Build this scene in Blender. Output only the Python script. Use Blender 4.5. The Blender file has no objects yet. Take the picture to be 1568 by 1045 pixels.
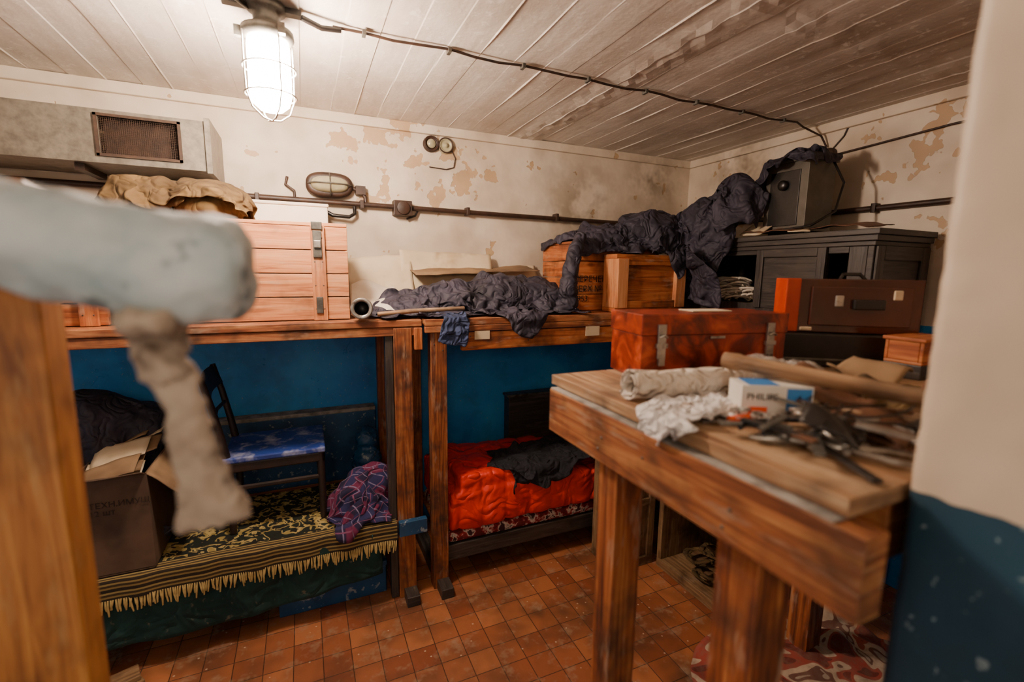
import bpy, math, random
from mathutils import Vector, Matrix, Euler, noise
random.seed(7)
S=bpy.context.scene
# ---------------------------------------------------------------- helpers
def hx(h,a=1.0):
    h=h.lstrip('#'); c=[int(h[i:i+2],16)/255 for i in (0,2,4)]
    return tuple([(x/12.92 if x<=.04045 else ((x+.055)/1.055)**2.4) for x in c]+[a])
def link(t,a,b): t.links.new(a,b)
def newmat(name):
    m=bpy.data.materials.new(name); m.use_nodes=True
    return m,m.node_tree,m.node_tree.nodes['Principled BSDF']
def ramp(t,fac,stops,interp='LINEAR'):
    r=t.nodes.new('ShaderNodeValToRGB'); r.color_ramp.interpolation=interp
    e=r.color_ramp.elements
    while len(e)<len(stops): e.new(.5)
    for i,(p,c) in enumerate(stops):
        e[i].position=p; e[i].color=hx(c) if isinstance(c,str) else (c,c,c,1)
    link(t,fac,r.inputs[0]); return r.outputs[0]
def mapped(t,coord,sc,loc=(0,0,0)):
    tc=t.nodes.new('ShaderNodeTexCoord'); mp=t.nodes.new('ShaderNodeMapping')
    mp.inputs['Scale'].default_value=sc; mp.inputs['Location'].default_value=loc
    link(t,tc.outputs[coord],mp.inputs[0]); return mp.outputs[0]
def noi(t,vec,scale,detail=6,rough=.6,dist=0):
    n=t.nodes.new('ShaderNodeTexNoise'); n.inputs['Scale'].default_value=scale
    n.inputs['Detail'].default_value=min(detail,3); n.inputs['Roughness'].default_value=rough
    n.inputs['Distortion'].default_value=dist; link(t,vec,n.inputs['Vector']); return n.outputs['Fac']
def mixc(t,fac,a,b,mode='MIX'):
    m=t.nodes.new('ShaderNodeMix'); m.data_type='RGBA'; m.blend_type=mode
    for s,v in ((m.inputs[0],fac),(m.inputs[6],a),(m.inputs[7],b)):
        if hasattr(v,'node'): link(t,v,s)
        elif isinstance(v,str): s.default_value=hx(v)
        else: s.default_value=v
    return m.outputs[2]
def math_(t,op,a,b=None):
    m=t.nodes.new('ShaderNodeMath'); m.operation=op
    for i,v in enumerate((a,b)):
        if v is None: continue
        if hasattr(v,'node'): link(t,v,m.inputs[i])
        else: m.inputs[i].default_value=v
    return m.outputs[0]
def near(t,P,c,r):
    d=t.nodes.new('ShaderNodeVectorMath'); d.operation='DISTANCE'; link(t,P,d.inputs[0]); d.inputs[1].default_value=c
    return ramp(t,math_(t,'DIVIDE',d.outputs['Value'],r),[(0.0,1.0),(1.0,0.0)])
def bumpn(t,bs,h,strength,dist=.01):
    b=t.nodes.new('ShaderNodeBump'); b.inputs['Strength'].default_value=strength
    b.inputs['Distance'].default_value=dist; link(t,h,b.inputs['Height']); link(t,b.outputs[0],bs.inputs['Normal'])
def nmat(name,stops,scale=8,detail=3,rough=.75,bump=.3,metal=0,coord='Object',sc=(1,1,1),dist=0,spots=(),bd=.004,crease=0):
    m,t,bs=newmat(name); v=mapped(t,coord,sc); n=noi(t,v,scale,detail,.6,dist)
    col=ramp(t,n,stops)
    for i,(c,s2,lo,hi) in enumerate(spots):
        v2=mapped(t,'Object',(1,1,1),(3.1*i+1,2,5)); k=noi(t,v2,s2,3,.65)
        col=mixc(t,ramp(t,k,[(lo,0.0),(hi,1.0)]),col,c)
    link(t,col,bs.inputs['Base Color']); bs.inputs['Roughness'].default_value=rough; bs.inputs['Metallic'].default_value=metal
    if crease:
        k=noi(t,v,crease,1.5,.5,1.0); bumpn(t,bs,math_(t,'ABSOLUTE',math_(t,'SUBTRACT',k,.5)),.9,.05)
    elif bump: bumpn(t,bs,n,bump,bd)
    return m
def wood(name,dark,mid,light,rough=.6,grime='#2a1c13',g=(.48,.70),gl=1.0,bump=.4,wear='#a8937c'):
    m,t,bs=newmat(name); tc=mapped(t,'UV',(2.2,34,1)); n=noi(t,tc,1.0,4,.62,1.6)
    kn=mapped(t,'UV',(3.2,9,1)); vo=t.nodes.new('ShaderNodeTexVoronoi'); link(t,kn,vo.inputs['Vector']); vo.inputs['Scale'].default_value=1.0
    col=ramp(t,n,[(.3,dark),(.48,mid),(.68,light)])
    col=mixc(t,ramp(t,vo.outputs['Distance'],[(.04,.85),(.13,0.0)]),col,dark)
    ob=mapped(t,'Object',(1,1,1)); gr=noi(t,ob,6,4,.7)
    col=mixc(t,ramp(t,gr,[(g[0],0.0),(g[1],.8*gl)]),col,grime)
    pl=noi(t,mapped(t,'UV',(6,26,1)),1.0,3,.75); col=mixc(t,ramp(t,pl,[(.56,0.0),(.72,.55)]),col,wear)
    link(t,col,bs.inputs['Base Color']); bs.inputs['Roughness'].default_value=rough
    bumpn(t,bs,n,bump,.003); return m

class B:
    def __init__(s,name): s.name=name; s.v=[]; s.f=[]; s.m=[]; s.uv=[]; s.sm=[]; s.mats=[]
    def mi(s,mat):
        if mat not in s.mats: s.mats.append(mat)
        return s.mats.index(mat)
    def add(s,vs,fs,mat,uvs,smooth=False):
        o=len(s.v); s.v+= [Vector(p) for p in vs]; k=s.mi(mat)
        for f,u in zip(fs,uvs):
            s.f.append([i+o for i in f]); s.m.append(k); s.uv.append(u); s.sm.append(smooth)
    def bx(s,x0,x1,y0,y1,z0,z1,mat,rot=None,piv=None):
        c=Vector(((x0+x1)/2,(y0+y1)/2,(z0+z1)/2)); return s.box(c,(abs(x1-x0),abs(y1-y0),abs(z1-z0)),mat,rot,piv)
    def box(s,c,sz,mat,rot=None,piv=None):
        c=Vector(c); h=[q/2 for q in sz]
        loc=[Vector((sx*h[0],sy*h[1],sz_*h[2])) for sx in(-1,1) for sy in(-1,1) for sz_ in(-1,1)]
        F=[((0,1,3,2),0),((4,6,7,5),0),((0,4,5,1),1),((2,3,7,6),1),((0,2,6,4),2),((1,5,7,3),2)]
        L=max(range(3),key=lambda i:sz[i]); ou,ov=random.uniform(0,40),random.uniform(0,40)
        fs=[];us=[]
        for f,ax in F:
            ia=[i for i in range(3) if i!=ax]
            if L in ia: a=L; b=[i for i in ia if i!=L][0]
            else: a,b=ia
            fs.append(f); us.append([(loc[i][a]+ou,loc[i][b]+ov+ax*.37) for i in f])
        if rot:
            R=Euler([math.radians(r) for r in rot]).to_matrix()
            if piv is not None:
                piv=Vector(piv); c=piv+R@(c-piv)
            loc=[R@p for p in loc]
        s.add([c+p for p in loc],fs,mat,us)
    def tube(s,pts,r,mat,n=10,cap=True,flat=1.0):
        pts=[Vector(p) for p in pts]; N=len(pts); rs=r if isinstance(r,(list,tuple)) else [r]*N
        tan=[(pts[min(i+1,N-1)]-pts[max(i-1,0)]).normalized() for i in range(N)]
        up=Vector((0,0,1)) if abs(tan[0].z)<.9 else Vector((0,1,0))
        nr=(up-tan[0]*up.dot(tan[0])).normalized(); vs=[];ln=0;uvl=[]
        for i in range(N):
            if i: ln+=(pts[i]-pts[i-1]).length
            nr=(nr-tan[i]*nr.dot(tan[i])).normalized(); bn=tan[i].cross(nr)
            for k in range(n):
                a=2*math.pi*k/n; vs.append(pts[i]+(nr*math.cos(a)*flat+bn*math.sin(a))*rs[i])
            uvl.append(ln)
        fs=[];us=[]; o=random.uniform(0,20)
        for i in range(N-1):
            for k in range(n):
                k2=(k+1)%n; fs.append((i*n+k,i*n+k2,(i+1)*n+k2,(i+1)*n+k))
                w=2*math.pi*rs[i]/n
                us.append([(uvl[i]+o,k*w+o),(uvl[i]+o,(k+1)*w+o),(uvl[i+1]+o,(k+1)*w+o),(uvl[i+1]+o,k*w+o)])
        s.add(vs,fs,mat,us,True)
        if cap:
            for i,rev in((0,True),(N-1,False)):
                idx=list(range(n)); 
                if rev: idx=idx[::-1]
                s.add([vs[i*n+k] for k in range(n)],[idx],mat,[[(vs[i*n+k].x,vs[i*n+k].y) for k in idx]])
    def lathe(s,o,axis,prof,mat,n=28,smooth=True):
        o=Vector(o); ax=Vector(axis).normalized(); up=Vector((0,0,1)) if abs(ax.z)<.9 else Vector((1,0,0))
        a1=(up-ax*up.dot(ax)).normalized(); a2=ax.cross(a1); vs=[]
        for r,h in prof:
            for k in range(n):
                a=2*math.pi*k/n; vs.append(o+ax*h+(a1*math.cos(a)+a2*math.sin(a))*max(r,.0004))
        fs=[];us=[]
        for i in range(len(prof)-1):
            for k in range(n):
                k2=(k+1)%n; fs.append((i*n+k,i*n+k2,(i+1)*n+k2,(i+1)*n+k)); us.append([(k/n,i),((k+1)/n,i),((k+1)/n,i+1),(k/n,i+1)])
        s.add(vs,fs,mat,us,smooth)
    def sheet(s,fn,nu,nv,mat,su=1,sv=1,smooth=True):
        vs=[fn(i/nu,j/nv) for j in range(nv+1) for i in range(nu+1)]; fs=[];us=[]
        for j in range(nv):
            for i in range(nu):
                a=j*(nu+1)+i; fs.append((a,a+1,a+nu+2,a+nu+1))
                us.append([(i/nu*su,j/nv*sv),((i+1)/nu*su,j/nv*sv),((i+1)/nu*su,(j+1)/nv*sv),(i/nu*su,(j+1)/nv*sv)])
        s.add(vs,fs,mat,us,smooth)
    def done(s,bevel=0,solid=0,org=None,sub=0):
        me=bpy.data.meshes.new(s.name); 
        if org is None:
            xs=[p.x for p in s.v];ys=[p.y for p in s.v];zs=[p.z for p in s.v]
            org=Vector(((min(xs)+max(xs))/2,(min(ys)+max(ys))/2,min(zs)))
        org=Vector(org)
        me.from_pydata([tuple(p-org) for p in s.v],[],s.f)
        for m in s.mats: me.materials.append(m)
        ul=me.uv_layers.new(name='UVMap')
        for p,k,u,sm in zip(me.polygons,s.m,s.uv,s.sm):
            p.material_index=k; p.use_smooth=sm
            for li,c in zip(p.loop_indices,u): ul.data[li].uv=c
        ob=bpy.data.objects.new(s.name,me); ob.location=org; S.collection.objects.link(ob)
        if sub:
            q=ob.modifiers.new('sub','SUBSURF'); q.levels=sub; q.render_levels=sub
        if solid:
            q=ob.modifiers.new('sol','SOLIDIFY'); q.thickness=solid; q.offset=0
        if bevel:
            q=ob.modifiers.new('bev','BEVEL'); q.width=bevel; q.segments=2; q.limit_method='ANGLE'; q.angle_limit=math.radians(50)
        return ob
def fold(p,fs,seed,an=(1,1,1)):
    q=Vector((p.x*an[0],p.y*an[1],p.z*an[2]))*fs+Vector((seed*3.7,seed*1.9,seed*5.3))
    w=noise.noise_vector(q*.45)*.9; q=q+w
    a=1-2.4*abs(noise.noise(q)); b=1-2.4*abs(noise.noise(q*2.15+Vector((5,9,2))))
    return .68*a+.32*b-.25
def ellip(b,c,r,rot,mat,n=20):
    c=Vector(c); R=Euler([math.radians(a) for a in rot]).to_matrix(); vs=[];fs_=[]
    for i in range(n+1):
        th=math.pi*i/n
        for k in range(n):
            a=2*math.pi*k/n; vs.append(c+R@Vector((r[0]*math.sin(th)*math.cos(a),r[1]*math.sin(th)*math.sin(a),r[2]*math.cos(th))))
    for i in range(n):
        for k in range(n):
            k2=(k+1)%n; fs_.append((i*n+k,(i+1)*n+k,(i+1)*n+k2,i*n+k2))
    b.add(vs,fs_,mat,[[(0,0)]*4]*len(fs_),True)
def blob(name,prims,mat,voxel=.01,amp=.012,fs=14,seed=1,zmin=None,an=(1,1,1),fn=None,smooth_it=3):
    b=B(name+'_tmp')
    for p in prims:
        if p[0]=='e': ellip(b,p[1],p[2],p[3] if len(p)>3 else (0,0,0),mat)
        elif p[0]=='t': b.tube(p[1],p[2],mat,14,True,p[3] if len(p)>3 else 1.0)
        elif p[0]=='b': b.box(p[1],p[2],mat,p[3] if len(p)>3 else None)
    ob=b.done(org=(0,0,0))
    r=ob.modifiers.new('r','REMESH'); r.mode='VOXEL'; r.voxel_size=voxel
    if smooth_it:
        sm=ob.modifiers.new('s','SMOOTH'); sm.iterations=smooth_it; sm.factor=.5
    dg=bpy.context.evaluated_depsgraph_get(); ev=ob.evaluated_get(dg)
    me=bpy.data.meshes.new_from_object(ev); bpy.data.objects.remove(ob)
    me.name=name
    nrm=[v.normal.copy() for v in me.vertices]
    for v,nn in zip(me.vertices,nrm):
        p=v.co.copy()
        d=fn(p,nn) if fn else fold(p,fs,seed,an)*amp
        p=p+nn*d
        if zmin is not None and p.z<zmin: p.z=zmin
        v.co=p
    co=[v.co for v in me.vertices]
    org=Vector(((min(c.x for c in co)+max(c.x for c in co))/2,(min(c.y for c in co)+max(c.y for c in co))/2,min(c.z for c in co)))
    for v in me.vertices: v.co=v.co-org
    me.materials.clear(); me.materials.append(mat)
    for p in me.polygons: p.use_smooth=True
    o=bpy.data.objects.new(name,me); o.location=org; S.collection.objects.link(o); return o
def parent(ch,pa):
    ch.parent=pa; ch.matrix_parent_inverse=Matrix.Translation(-pa.location)
def text(name,body,loc,size,rot,mat,pa,ext=.0004):
    cu=bpy.data.curves.new(name,'FONT'); cu.body=body; cu.size=size; cu.extrude=ext; cu.materials.append(mat)
    o=bpy.data.objects.new(name,cu); o.location=loc; o.rotation_euler=[math.radians(r) for r in rot]; S.collection.objects.link(o); parent(o,pa)
def arc(c,r,a0,a1,n,ax=(1,0,0),ay=(0,0,1)):
    c=Vector(c);ax=Vector(ax);ay=Vector(ay)
    return [c+ax*r*math.cos(math.radians(a0+(a1-a0)*i/n))+ay*r*math.sin(math.radians(a0+(a1-a0)*i/n)) for i in range(n+1)]

# ---------------------------------------------------------------- materials
def wallmat(name,cream,blue,line=1.325,pt=.66,stc='#7d664e',local=True):
    m,t,bs=newmat(name); g=t.nodes.new('ShaderNodeNewGeometry'); sp=t.nodes.new('ShaderNodeSeparateXYZ'); link(t,g.outputs['Position'],sp.inputs[0])
    P=g.outputs['Position']
    n1=noi(t,P,2.6,4,.6); n2=noi(t,P,7,4,.6); n2b=n2
    c=ramp(t,n1,[(.3,cream[0]),(.5,cream[1]),(.72,cream[2])])
    if local:
        for cc,rr,a in (((.55,2.75,2.12),.40,.22),((.95,2.75,2.15),.22,.16),((2.64,1.4,2.15),.35,.14)):
            n2b=math_(t,'ADD',n2b,math_(t,'MULTIPLY',near(t,P,cc,rr),a))
    patch=ramp(t,n2b,[(pt,0.0),(pt+.008,1.0)])
    c=mixc(t,patch,c,cream[3])
    sn=noi(t,P,4.5,4,.75)
    st=ramp(t,noi(t,P,1.5,4,.72),[(.50,0.0),(.75,.6)]); c=mixc(t,st,c,stc)
    if local:
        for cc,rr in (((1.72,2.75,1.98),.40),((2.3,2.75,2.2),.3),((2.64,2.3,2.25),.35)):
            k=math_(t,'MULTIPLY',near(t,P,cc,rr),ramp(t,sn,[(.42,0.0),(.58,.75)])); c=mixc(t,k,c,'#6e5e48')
    bl=ramp(t,n1,[(.3,blue[0]),(.5,blue[1]),(.7,blue[2])])
    bl=mixc(t,ramp(t,sn,[(.5,0.0),(.75,.5)]),bl,blue[3])
    dr=ramp(t,noi(t,P,60,2,.7),[(.66,0.0),(.70,.6)]); bl=mixc(t,dr,bl,'#8fa3a8')
    z=math_(t,'ADD',sp.outputs['Z'],math_(t,'MULTIPLY',math_(t,'SUBTRACT',n2,.5),.04))
    k=math_(t,'LESS_THAN',z,line); c=mixc(t,k,c,bl)
    link(t,c,bs.inputs['Base Color']); bs.inputs['Roughness'].default_value=.55
    bumpn(t,bs,math_(t,'SUBTRACT',sn,math_(t,'MULTIPLY',patch,.3)),.5,.015); return m
CREAM=['#bfae97','#d6c6b0','#e2d5c2','#bd9e7a']
BLUE=['#1a72be','#2a8cd2','#3c9cda','#17527e']
m_wall=wallmat('painted_plaster',CREAM,BLUE)
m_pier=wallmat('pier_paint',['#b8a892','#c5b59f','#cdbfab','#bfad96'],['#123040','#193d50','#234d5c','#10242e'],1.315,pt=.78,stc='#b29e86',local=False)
m_ceil,t,bs=newmat('board_marked_concrete'); g=t.nodes.new('ShaderNodeNewGeometry'); P=g.outputs['Position']
mp=t.nodes.new('ShaderNodeMapping'); mp.inputs['Scale'].default_value=(7,1.0,1); link(t,P,mp.inputs[0])
ns=noi(t,mp.outputs[0],1,4,.65); nb=noi(t,P,2.2,4,.7); nf=noi(t,P,26,3,.7)
c=ramp(t,ns,[(.3,'#bdb2a4'),(.5,'#cec4b7'),(.7,'#dad2c7')]); c=mixc(t,ramp(t,nb,[(.46,0.0),(.72,.40)]),c,'#927b68')
c=mixc(t,math_(t,'MULTIPLY',near(t,P,(2.1,1.0,2.36),1.1),ramp(t,ns,[(.3,.75),(.7,.2)])),c,'#86694f')  # right-hand ceiling browned in the colour for lamp falloff, with stain streaks
c=mixc(t,ramp(t,nf,[(.58,0.0),(.66,.5)]),c,'#e6e0d6')
link(t,c,bs.inputs['Base Color']); bs.inputs['Roughness'].default_value=.55
bumpn(t,bs,math_(t,'ADD',ns,math_(t,'MULTIPLY',nf,.45)),.5,.008)
m_floor,t,bs=newmat('terracotta_tiles'); g=t.nodes.new('ShaderNodeNewGeometry'); P=g.outputs['Position']
br=t.nodes.new('ShaderNodeTexBrick'); br.offset=0; br.squash=1; link(t,P,br.inputs['Vector'])
for k,v in (('Scale',1),('Brick Width',.108),('Row Height',.108),('Mortar Size',.0022),('Mortar Smooth',.5),('Bias',-.1)): br.inputs[k].default_value=v
br.inputs['Color1'].default_value=hx('#86492c'); br.inputs['Color2'].default_value=hx('#b47246'); br.inputs['Mortar'].default_value=hx('#4a3020')
c=mixc(t,ramp(t,noi(t,P,2.8,4,.7),[(.44,0.0),(.66,.75)]),br.outputs['Color'],'#4c3422')
c=mixc(t,ramp(t,noi(t,P,11,4,.78),[(.54,0.0),(.74,.65)]),c,'#a39078')
vo=t.nodes.new('ShaderNodeTexVoronoi'); vo.inputs['Scale'].default_value=19; link(t,P,vo.inputs['Vector'])
c=mixc(t,ramp(t,vo.outputs['Distance'],[(.06,.7),(.09,0.0)]),c,'#d0c0a8')
link(t,c,bs.inputs['Base Color']); bs.inputs['Roughness'].default_value=.5
bumpn(t,bs,math_(t,'SUBTRACT',noi(t,P,30,2),math_(t,'MULTIPLY',br.outputs['Fac'],2)),.5,.003)

m_bunk=wood('bunk_pine','#5a2c14','#92522c','#b47a4a')
m_post=wood('post_pine','#4e2410','#874620','#aa6a38')
m_fpost=wood('left_post_wood','#7a4418','#a5682c','#bd8240',rough=.5,grime='#5a3414',wear='#b08a58')
m_crate=wood('crate_pine','#9c5830','#c47e4c','#d49664',grime='#5a3a24',g=(.56,.82))
m_crate2=wood('dark_crate','#743412','#a85a28','#c07840')
m_table=wood('table_pine','#582c12','#90542c','#b07a46')
m_slab=wood('tabletop_pine','#6c482e','#94704e','#b39674',rough=.65,grime='#46362a',wear='#b5a594')
m_ply=wood('old_plywood','#5e4228','#7f6142','#967a54')
m_darkw=wood('black_stained_wood','#211d1b','#332e2b','#46403b',rough=.45,grime='#4e4236',g=(.5,.8),gl=.6,wear='#5f554a')
m_tabdust=nmat('dusty_strip',[(.35,'#66625c'),(.6,'#97928a')],20)
m_pipe=nmat('brown_pipe',[(.3,'#241811'),(.7,'#40291c')],20,rough=.5,bump=.3)
m_black=nmat('black_bakelite',[(.3,'#110f0e'),(.7,'#221d1a')],20,rough=.35)
m_iron=nmat('grey_cast_iron',[(.3,'#403e3a'),(.7,'#6b6860')],25,rough=.5,metal=.4,spots=[('#3a2a1c',12,.55,.7)])
m_galv=nmat('grey_duct_paint',[(.3,'#5f594f'),(.7,'#80796b')],30,rough=.45,metal=.2,spots=[('#463d33',4,.48,.70)])
m_greyb=nmat('grey_enamel',[(.3,'#4c473f'),(.7,'#625c52')],12,rough=.4,metal=.2)
m_steel=nmat('worn_steel',[(.3,'#8a857e'),(.7,'#b8b2a8')],30,rough=.35,metal=.8,spots=[('#4a2f1c',20,.58,.7)])
m_grille=nmat('dark_grille',[(.3,'#2a1d15'),(.7,'#453020')],30)
m_jacket=nmat('dark_workwear',[(.3,'#1f1c26'),(.55,'#302c3a'),(.75,'#413c4c')],6,rough=.7,crease=13)
m_jacket2=nmat('black_jersey',[(.3,'#110f15'),(.7,'#201e26')],6,rough=.9,crease=14)
m_bluecl=nmat('navy_cloth',[(.3,'#242e48'),(.7,'#3c486e')],8,rough=.9,crease=20)
m_green=nmat('dark_green_blanket',[(.3,'#0f2825'),(.7,'#1b3e3a')],8,rough=.95,crease=8,spots=[('#5d5a48',30,.62,.7)])
m_canvas=nmat('khaki_canvas',[(.3,'#3a2912'),(.55,'#594321'),(.75,'#70582f')],7,rough=.9,crease=12)
m_kraft=nmat('kraft_board',[(.3,'#7d6347'),(.7,'#9a7d5b')],6,rough=.8,spots=[('#4d3826',3,.5,.75)])
m_kraft_shaded=nmat('shaded_brown_cardboard',[(.3,'#4a382b'),(.7,'#67503d')],6,rough=.85,spots=[('#2d2119',4,.5,.75)])  # cardboard tone darkened to paint in the shade under the bunk
m_paper=nmat('cream_paper',[(.3,'#c9b490'),(.7,'#dccbae')],5,rough=.8,spots=[('#9a7f5a',5,.55,.75)])
m_white=nmat('white_board',[(.3,'#d8cab5'),(.7,'#ebe1d0')],5,rough=.6)
m_rag=nmat('white_rag',[(.3,'#cac4c0'),(.7,'#e6e1dd')],12,rough=.9,crease=28,spots=[('#b89a7c',10,.6,.75)])
m_roll=nmat('stained_cloth_roll',[(.3,'#c5b5a0'),(.7,'#e2d8cc')],9,rough=.85,crease=22,spots=[('#a07a52',8,.54,.68)])
m_wrap=nmat('painted_pipe_wrap',[(.3,'#93a8ad'),(.5,'#b3c1c4'),(.7,'#cbd0cf')],14,rough=.6,bump=.5,spots=[('#66747a',22,.58,.66)],bd=.01)
m_hang=nmat('dirty_hanging_rag',[(.3,'#8f7e6c'),(.7,'#bfae9a')],16,rough=.95,bump=.5,bd=.006,spots=[('#46362a',14,.55,.68)])
m_red=nmat('orange_red_quilt',[(.3,'#cc1e06'),(.7,'#ec320a')],5,rough=.5,crease=8)
m_matt=nmat('floral_mattress',[(.42,'#5a0f12'),(.5,'#8a1a1c'),(.56,'#c9b8a8'),(.62,'#3a1a1c')],22,rough=.9)
m_seat=nmat('blue_seat_cover',[(.3,'#1b3178'),(.7,'#2c4aa4')],8,rough=.5,spots=[('#a0a6bc',13,.50,.7)])
m_chair=nmat('dark_chair_frame',[(.3,'#1a110e'),(.7,'#30211a')],12,rough=.5)
m_bluebox=nmat('blue_painted_tin',[(.3,'#11395c'),(.7,'#1c5078')],9,rough=.5,spots=[('#7f8a90',25,.6,.66)])
m_suit=nmat('red_brown_fibreboard',[(.30,'#300d06'),(.43,'#64200e'),(.56,'#8c3014'),(.7,'#b04c24')],11,rough=.28,bump=.1,dist=1.6)
m_case=nmat('smoked_amber_plastic',[(.3,'#3c1c10'),(.7,'#5c2e1c')],5,rough=.12,bump=0)
m_casered=nmat('orange_red_plastic',[(.3,'#a02a0a'),(.7,'#c44412')],8,rough=.25,bump=.0)
m_cardw=nmat('white_carton_card',[(.3,'#cfcabf'),(.7,'#e2ddd3')],6,rough=.6)
m_cardb=nmat('blue_print',[(.3,'#2f6fb5'),(.7,'#3a86c8')],6,rough=.5)
m_orange=nmat('orange_handle',[(.3,'#d8481a'),(.7,'#f06a2a')],8,rough=.4)
m_leather=nmat('brown_leather',[(.3,'#4e301e'),(.7,'#7a543c')],14,rough=.6)
m_rope=nmat('white_cord',[(.3,'#c0b5a2'),(.7,'#ddd4c4')],30,rough=.9)
m_ink=nmat('stencil_ink',[(.3,'#1a100a'),(.7,'#2c1a10')],8)
m_ink2=nmat('faded_print',[(.3,'#261a12'),(.7,'#38291e')],8)
m_film,t,bs=newmat('clear_plastic_film'); bs.inputs['Base Color'].default_value=hx('#d8cfc4'); bs.inputs['Roughness'].default_value=.12; bs.inputs['Alpha'].default_value=.4
m_glass,t,bs=newmat('lit_opal_glass'); bs.inputs['Base Color'].default_value=(1,1,1,1); bs.inputs['Emission Color'].default_value=(1,.78,.62,1); bs.inputs['Emission Strength'].default_value=420
m_lens=nmat('dusty_lamp_glass',[(.3,'#8b8468'),(.7,'#b5ad8c')],9,rough=.2,bump=.1)
m_plaid,t,bs=newmat('plaid_flannel'); v=mapped(t,'UV',(1,1,1))
def wv(dirn,s,lo,hi):
    w=t.nodes.new('ShaderNodeTexWave'); w.bands_direction=dirn; w.inputs['Scale'].default_value=s; w.inputs['Distortion'].default_value=.3; link(t,v,w.inputs[0]); return ramp(t,w.outputs['Fac'],[(lo,0.0),(hi,1.0)])
c=mixc(t,wv('X',2.6,.45,.6),'#1d1736','#601c3e'); c=mixc(t,wv('Y',2.8,.6,.7),c,'#26244e'); c=mixc(t,wv('X',7,.975,.985),c,'#766c88'); c=mixc(t,wv('Y',7,.975,.985),c,'#74405c')
link(t,c,bs.inputs['Base Color']); bs.inputs['Roughness'].default_value=.95
m_rug,t,bs=newmat('woven_floral_rug'); v=mapped(t,'UV',(1,1,1)); n=noi(t,v,15,1.5,.4,1.5); n2=noi(t,v,34,2,.5,.5)
c=ramp(t,n,[(0.0,'#161d16'),(.47,'#978448'),(.56,'#b5a064'),(.62,'#1c2418')],'CONSTANT'); c=mixc(t,ramp(t,n2,[(.56,0.0),(.57,1.0)]),c,'#141410')
sx=t.nodes.new('ShaderNodeSeparateXYZ'); link(t,v,sx.inputs[0])
st=ramp(t,math_(t,'FRACT',math_(t,'MULTIPLY',sx.outputs['Y'],28)),[(.0,'#2b2218'),(.35,'#8a7440'),(.55,'#40331f'),(.8,'#9a864e')],'CONSTANT')
c=mixc(t,math_(t,'LESS_THAN',sx.outputs['Y'],.15),c,st)
link(t,c,bs.inputs['Base Color']); bs.inputs['Roughness'].default_value=.95
m_fringe=nmat('rug_fringe',[(.3,'#9c824a'),(.7,'#c8b072')],30,rough=.95)
m_rrug,t,bs=newmat('red_patterned_rug'); v=mapped(t,'UV',(1,1,1)); n=noi(t,v,9,1,.5,.8); n2=noi(t,v,40,2,.6)
c=ramp(t,n,[(0.0,'#5c241a'),(.40,'#86382a'),(.49,'#a89680'),(.60,'#5c3a2e'),(.66,'#8e8272')],'CONSTANT'); c=mixc(t,ramp(t,n2,[(.4,0.0),(.7,.5)]),c,'#6a5648'); link(t,c,bs.inputs['Base Color']); bs.inputs['Roughness'].default_value=.95

# ---------------------------------------------------------------- cloth simulation of the fabric heaps (baked to static meshes)
COL=[];CL=[]
def col_box(x0,x1,y0,y1,z0,z1):
    b=B('col'); b.bx(x0,x1,y0,y1,z0,z1,m_jacket); COL.append(b.done())
def col_e(c,r,rot=(0,0,0)):
    b=B('col'); ellip(b,c,r,rot,m_jacket,16); COL.append(b.done())
def cloth(key,c,lx,ly,rot,seed,shrink=-.25,sp=.0135,nz=.065,stiff=.6,fq=1.0):
    nu,nv=max(6,int(lx/sp)),max(6,int(ly/sp)); R=Euler([math.radians(a) for a in rot]).to_matrix(); c=Vector(c)
    b=B('cl_'+key)
    def fn(u,v):
        q=Vector((u*lx*8*fq,v*ly*13*fq,seed*3.3)); q=q+noise.noise_vector(q*.5)*.8
        p=Vector(((u-.5)*lx,(v-.5)*ly,nz*(noise.noise(q)+.45*noise.noise(q*2.3+Vector((4,4,4))))))
        p.x+=nz*.5*noise.noise(q*1.3+Vector((9,1,2))); p.y+=nz*.5*noise.noise(q*1.3+Vector((1,19,2)))
        if abs(u-.5)>.35: p.y+=.03*noise.noise(Vector((u*4,v*5,seed)))
        return c+R@p
    b.sheet(fn,nu,nv,m_jacket,lx*1.3,ly*1.3); o=b.done(); CL.append((key,o))
    md=o.modifiers.new('c','CLOTH'); st=md.settings; st.quality=5; st.mass=.25; st.tension_stiffness=12; st.compression_stiffness=12; st.shear_stiffness=5
    st.bending_stiffness=stiff; st.air_damping=2; st.shrink_min=shrink; st.tension_damping=8; st.compression_damping=8
    md.collision_settings.distance_min=.005; md.collision_settings.collision_quality=2; md.collision_settings.friction=40; md.collision_settings.use_self_collision=False
    md.point_cache.frame_start=1; md.point_cache.frame_end=40
T=1.31
col_box(-1.5,2.12,2.045,2.75,1.25,1.338); col_box(-1.7,2.64,2.70,2.9,1.2,2.36)
col_box(1.37,1.98,2.26,2.62,1.337,1.724); col_box(1.56,2.04,2.10,2.26,1.337,1.655); col_box(2.17,2.64,1.18,2.29,1.3,1.752); col_box(2.25,2.47,1.55,1.81,1.75,2.127)
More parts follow.
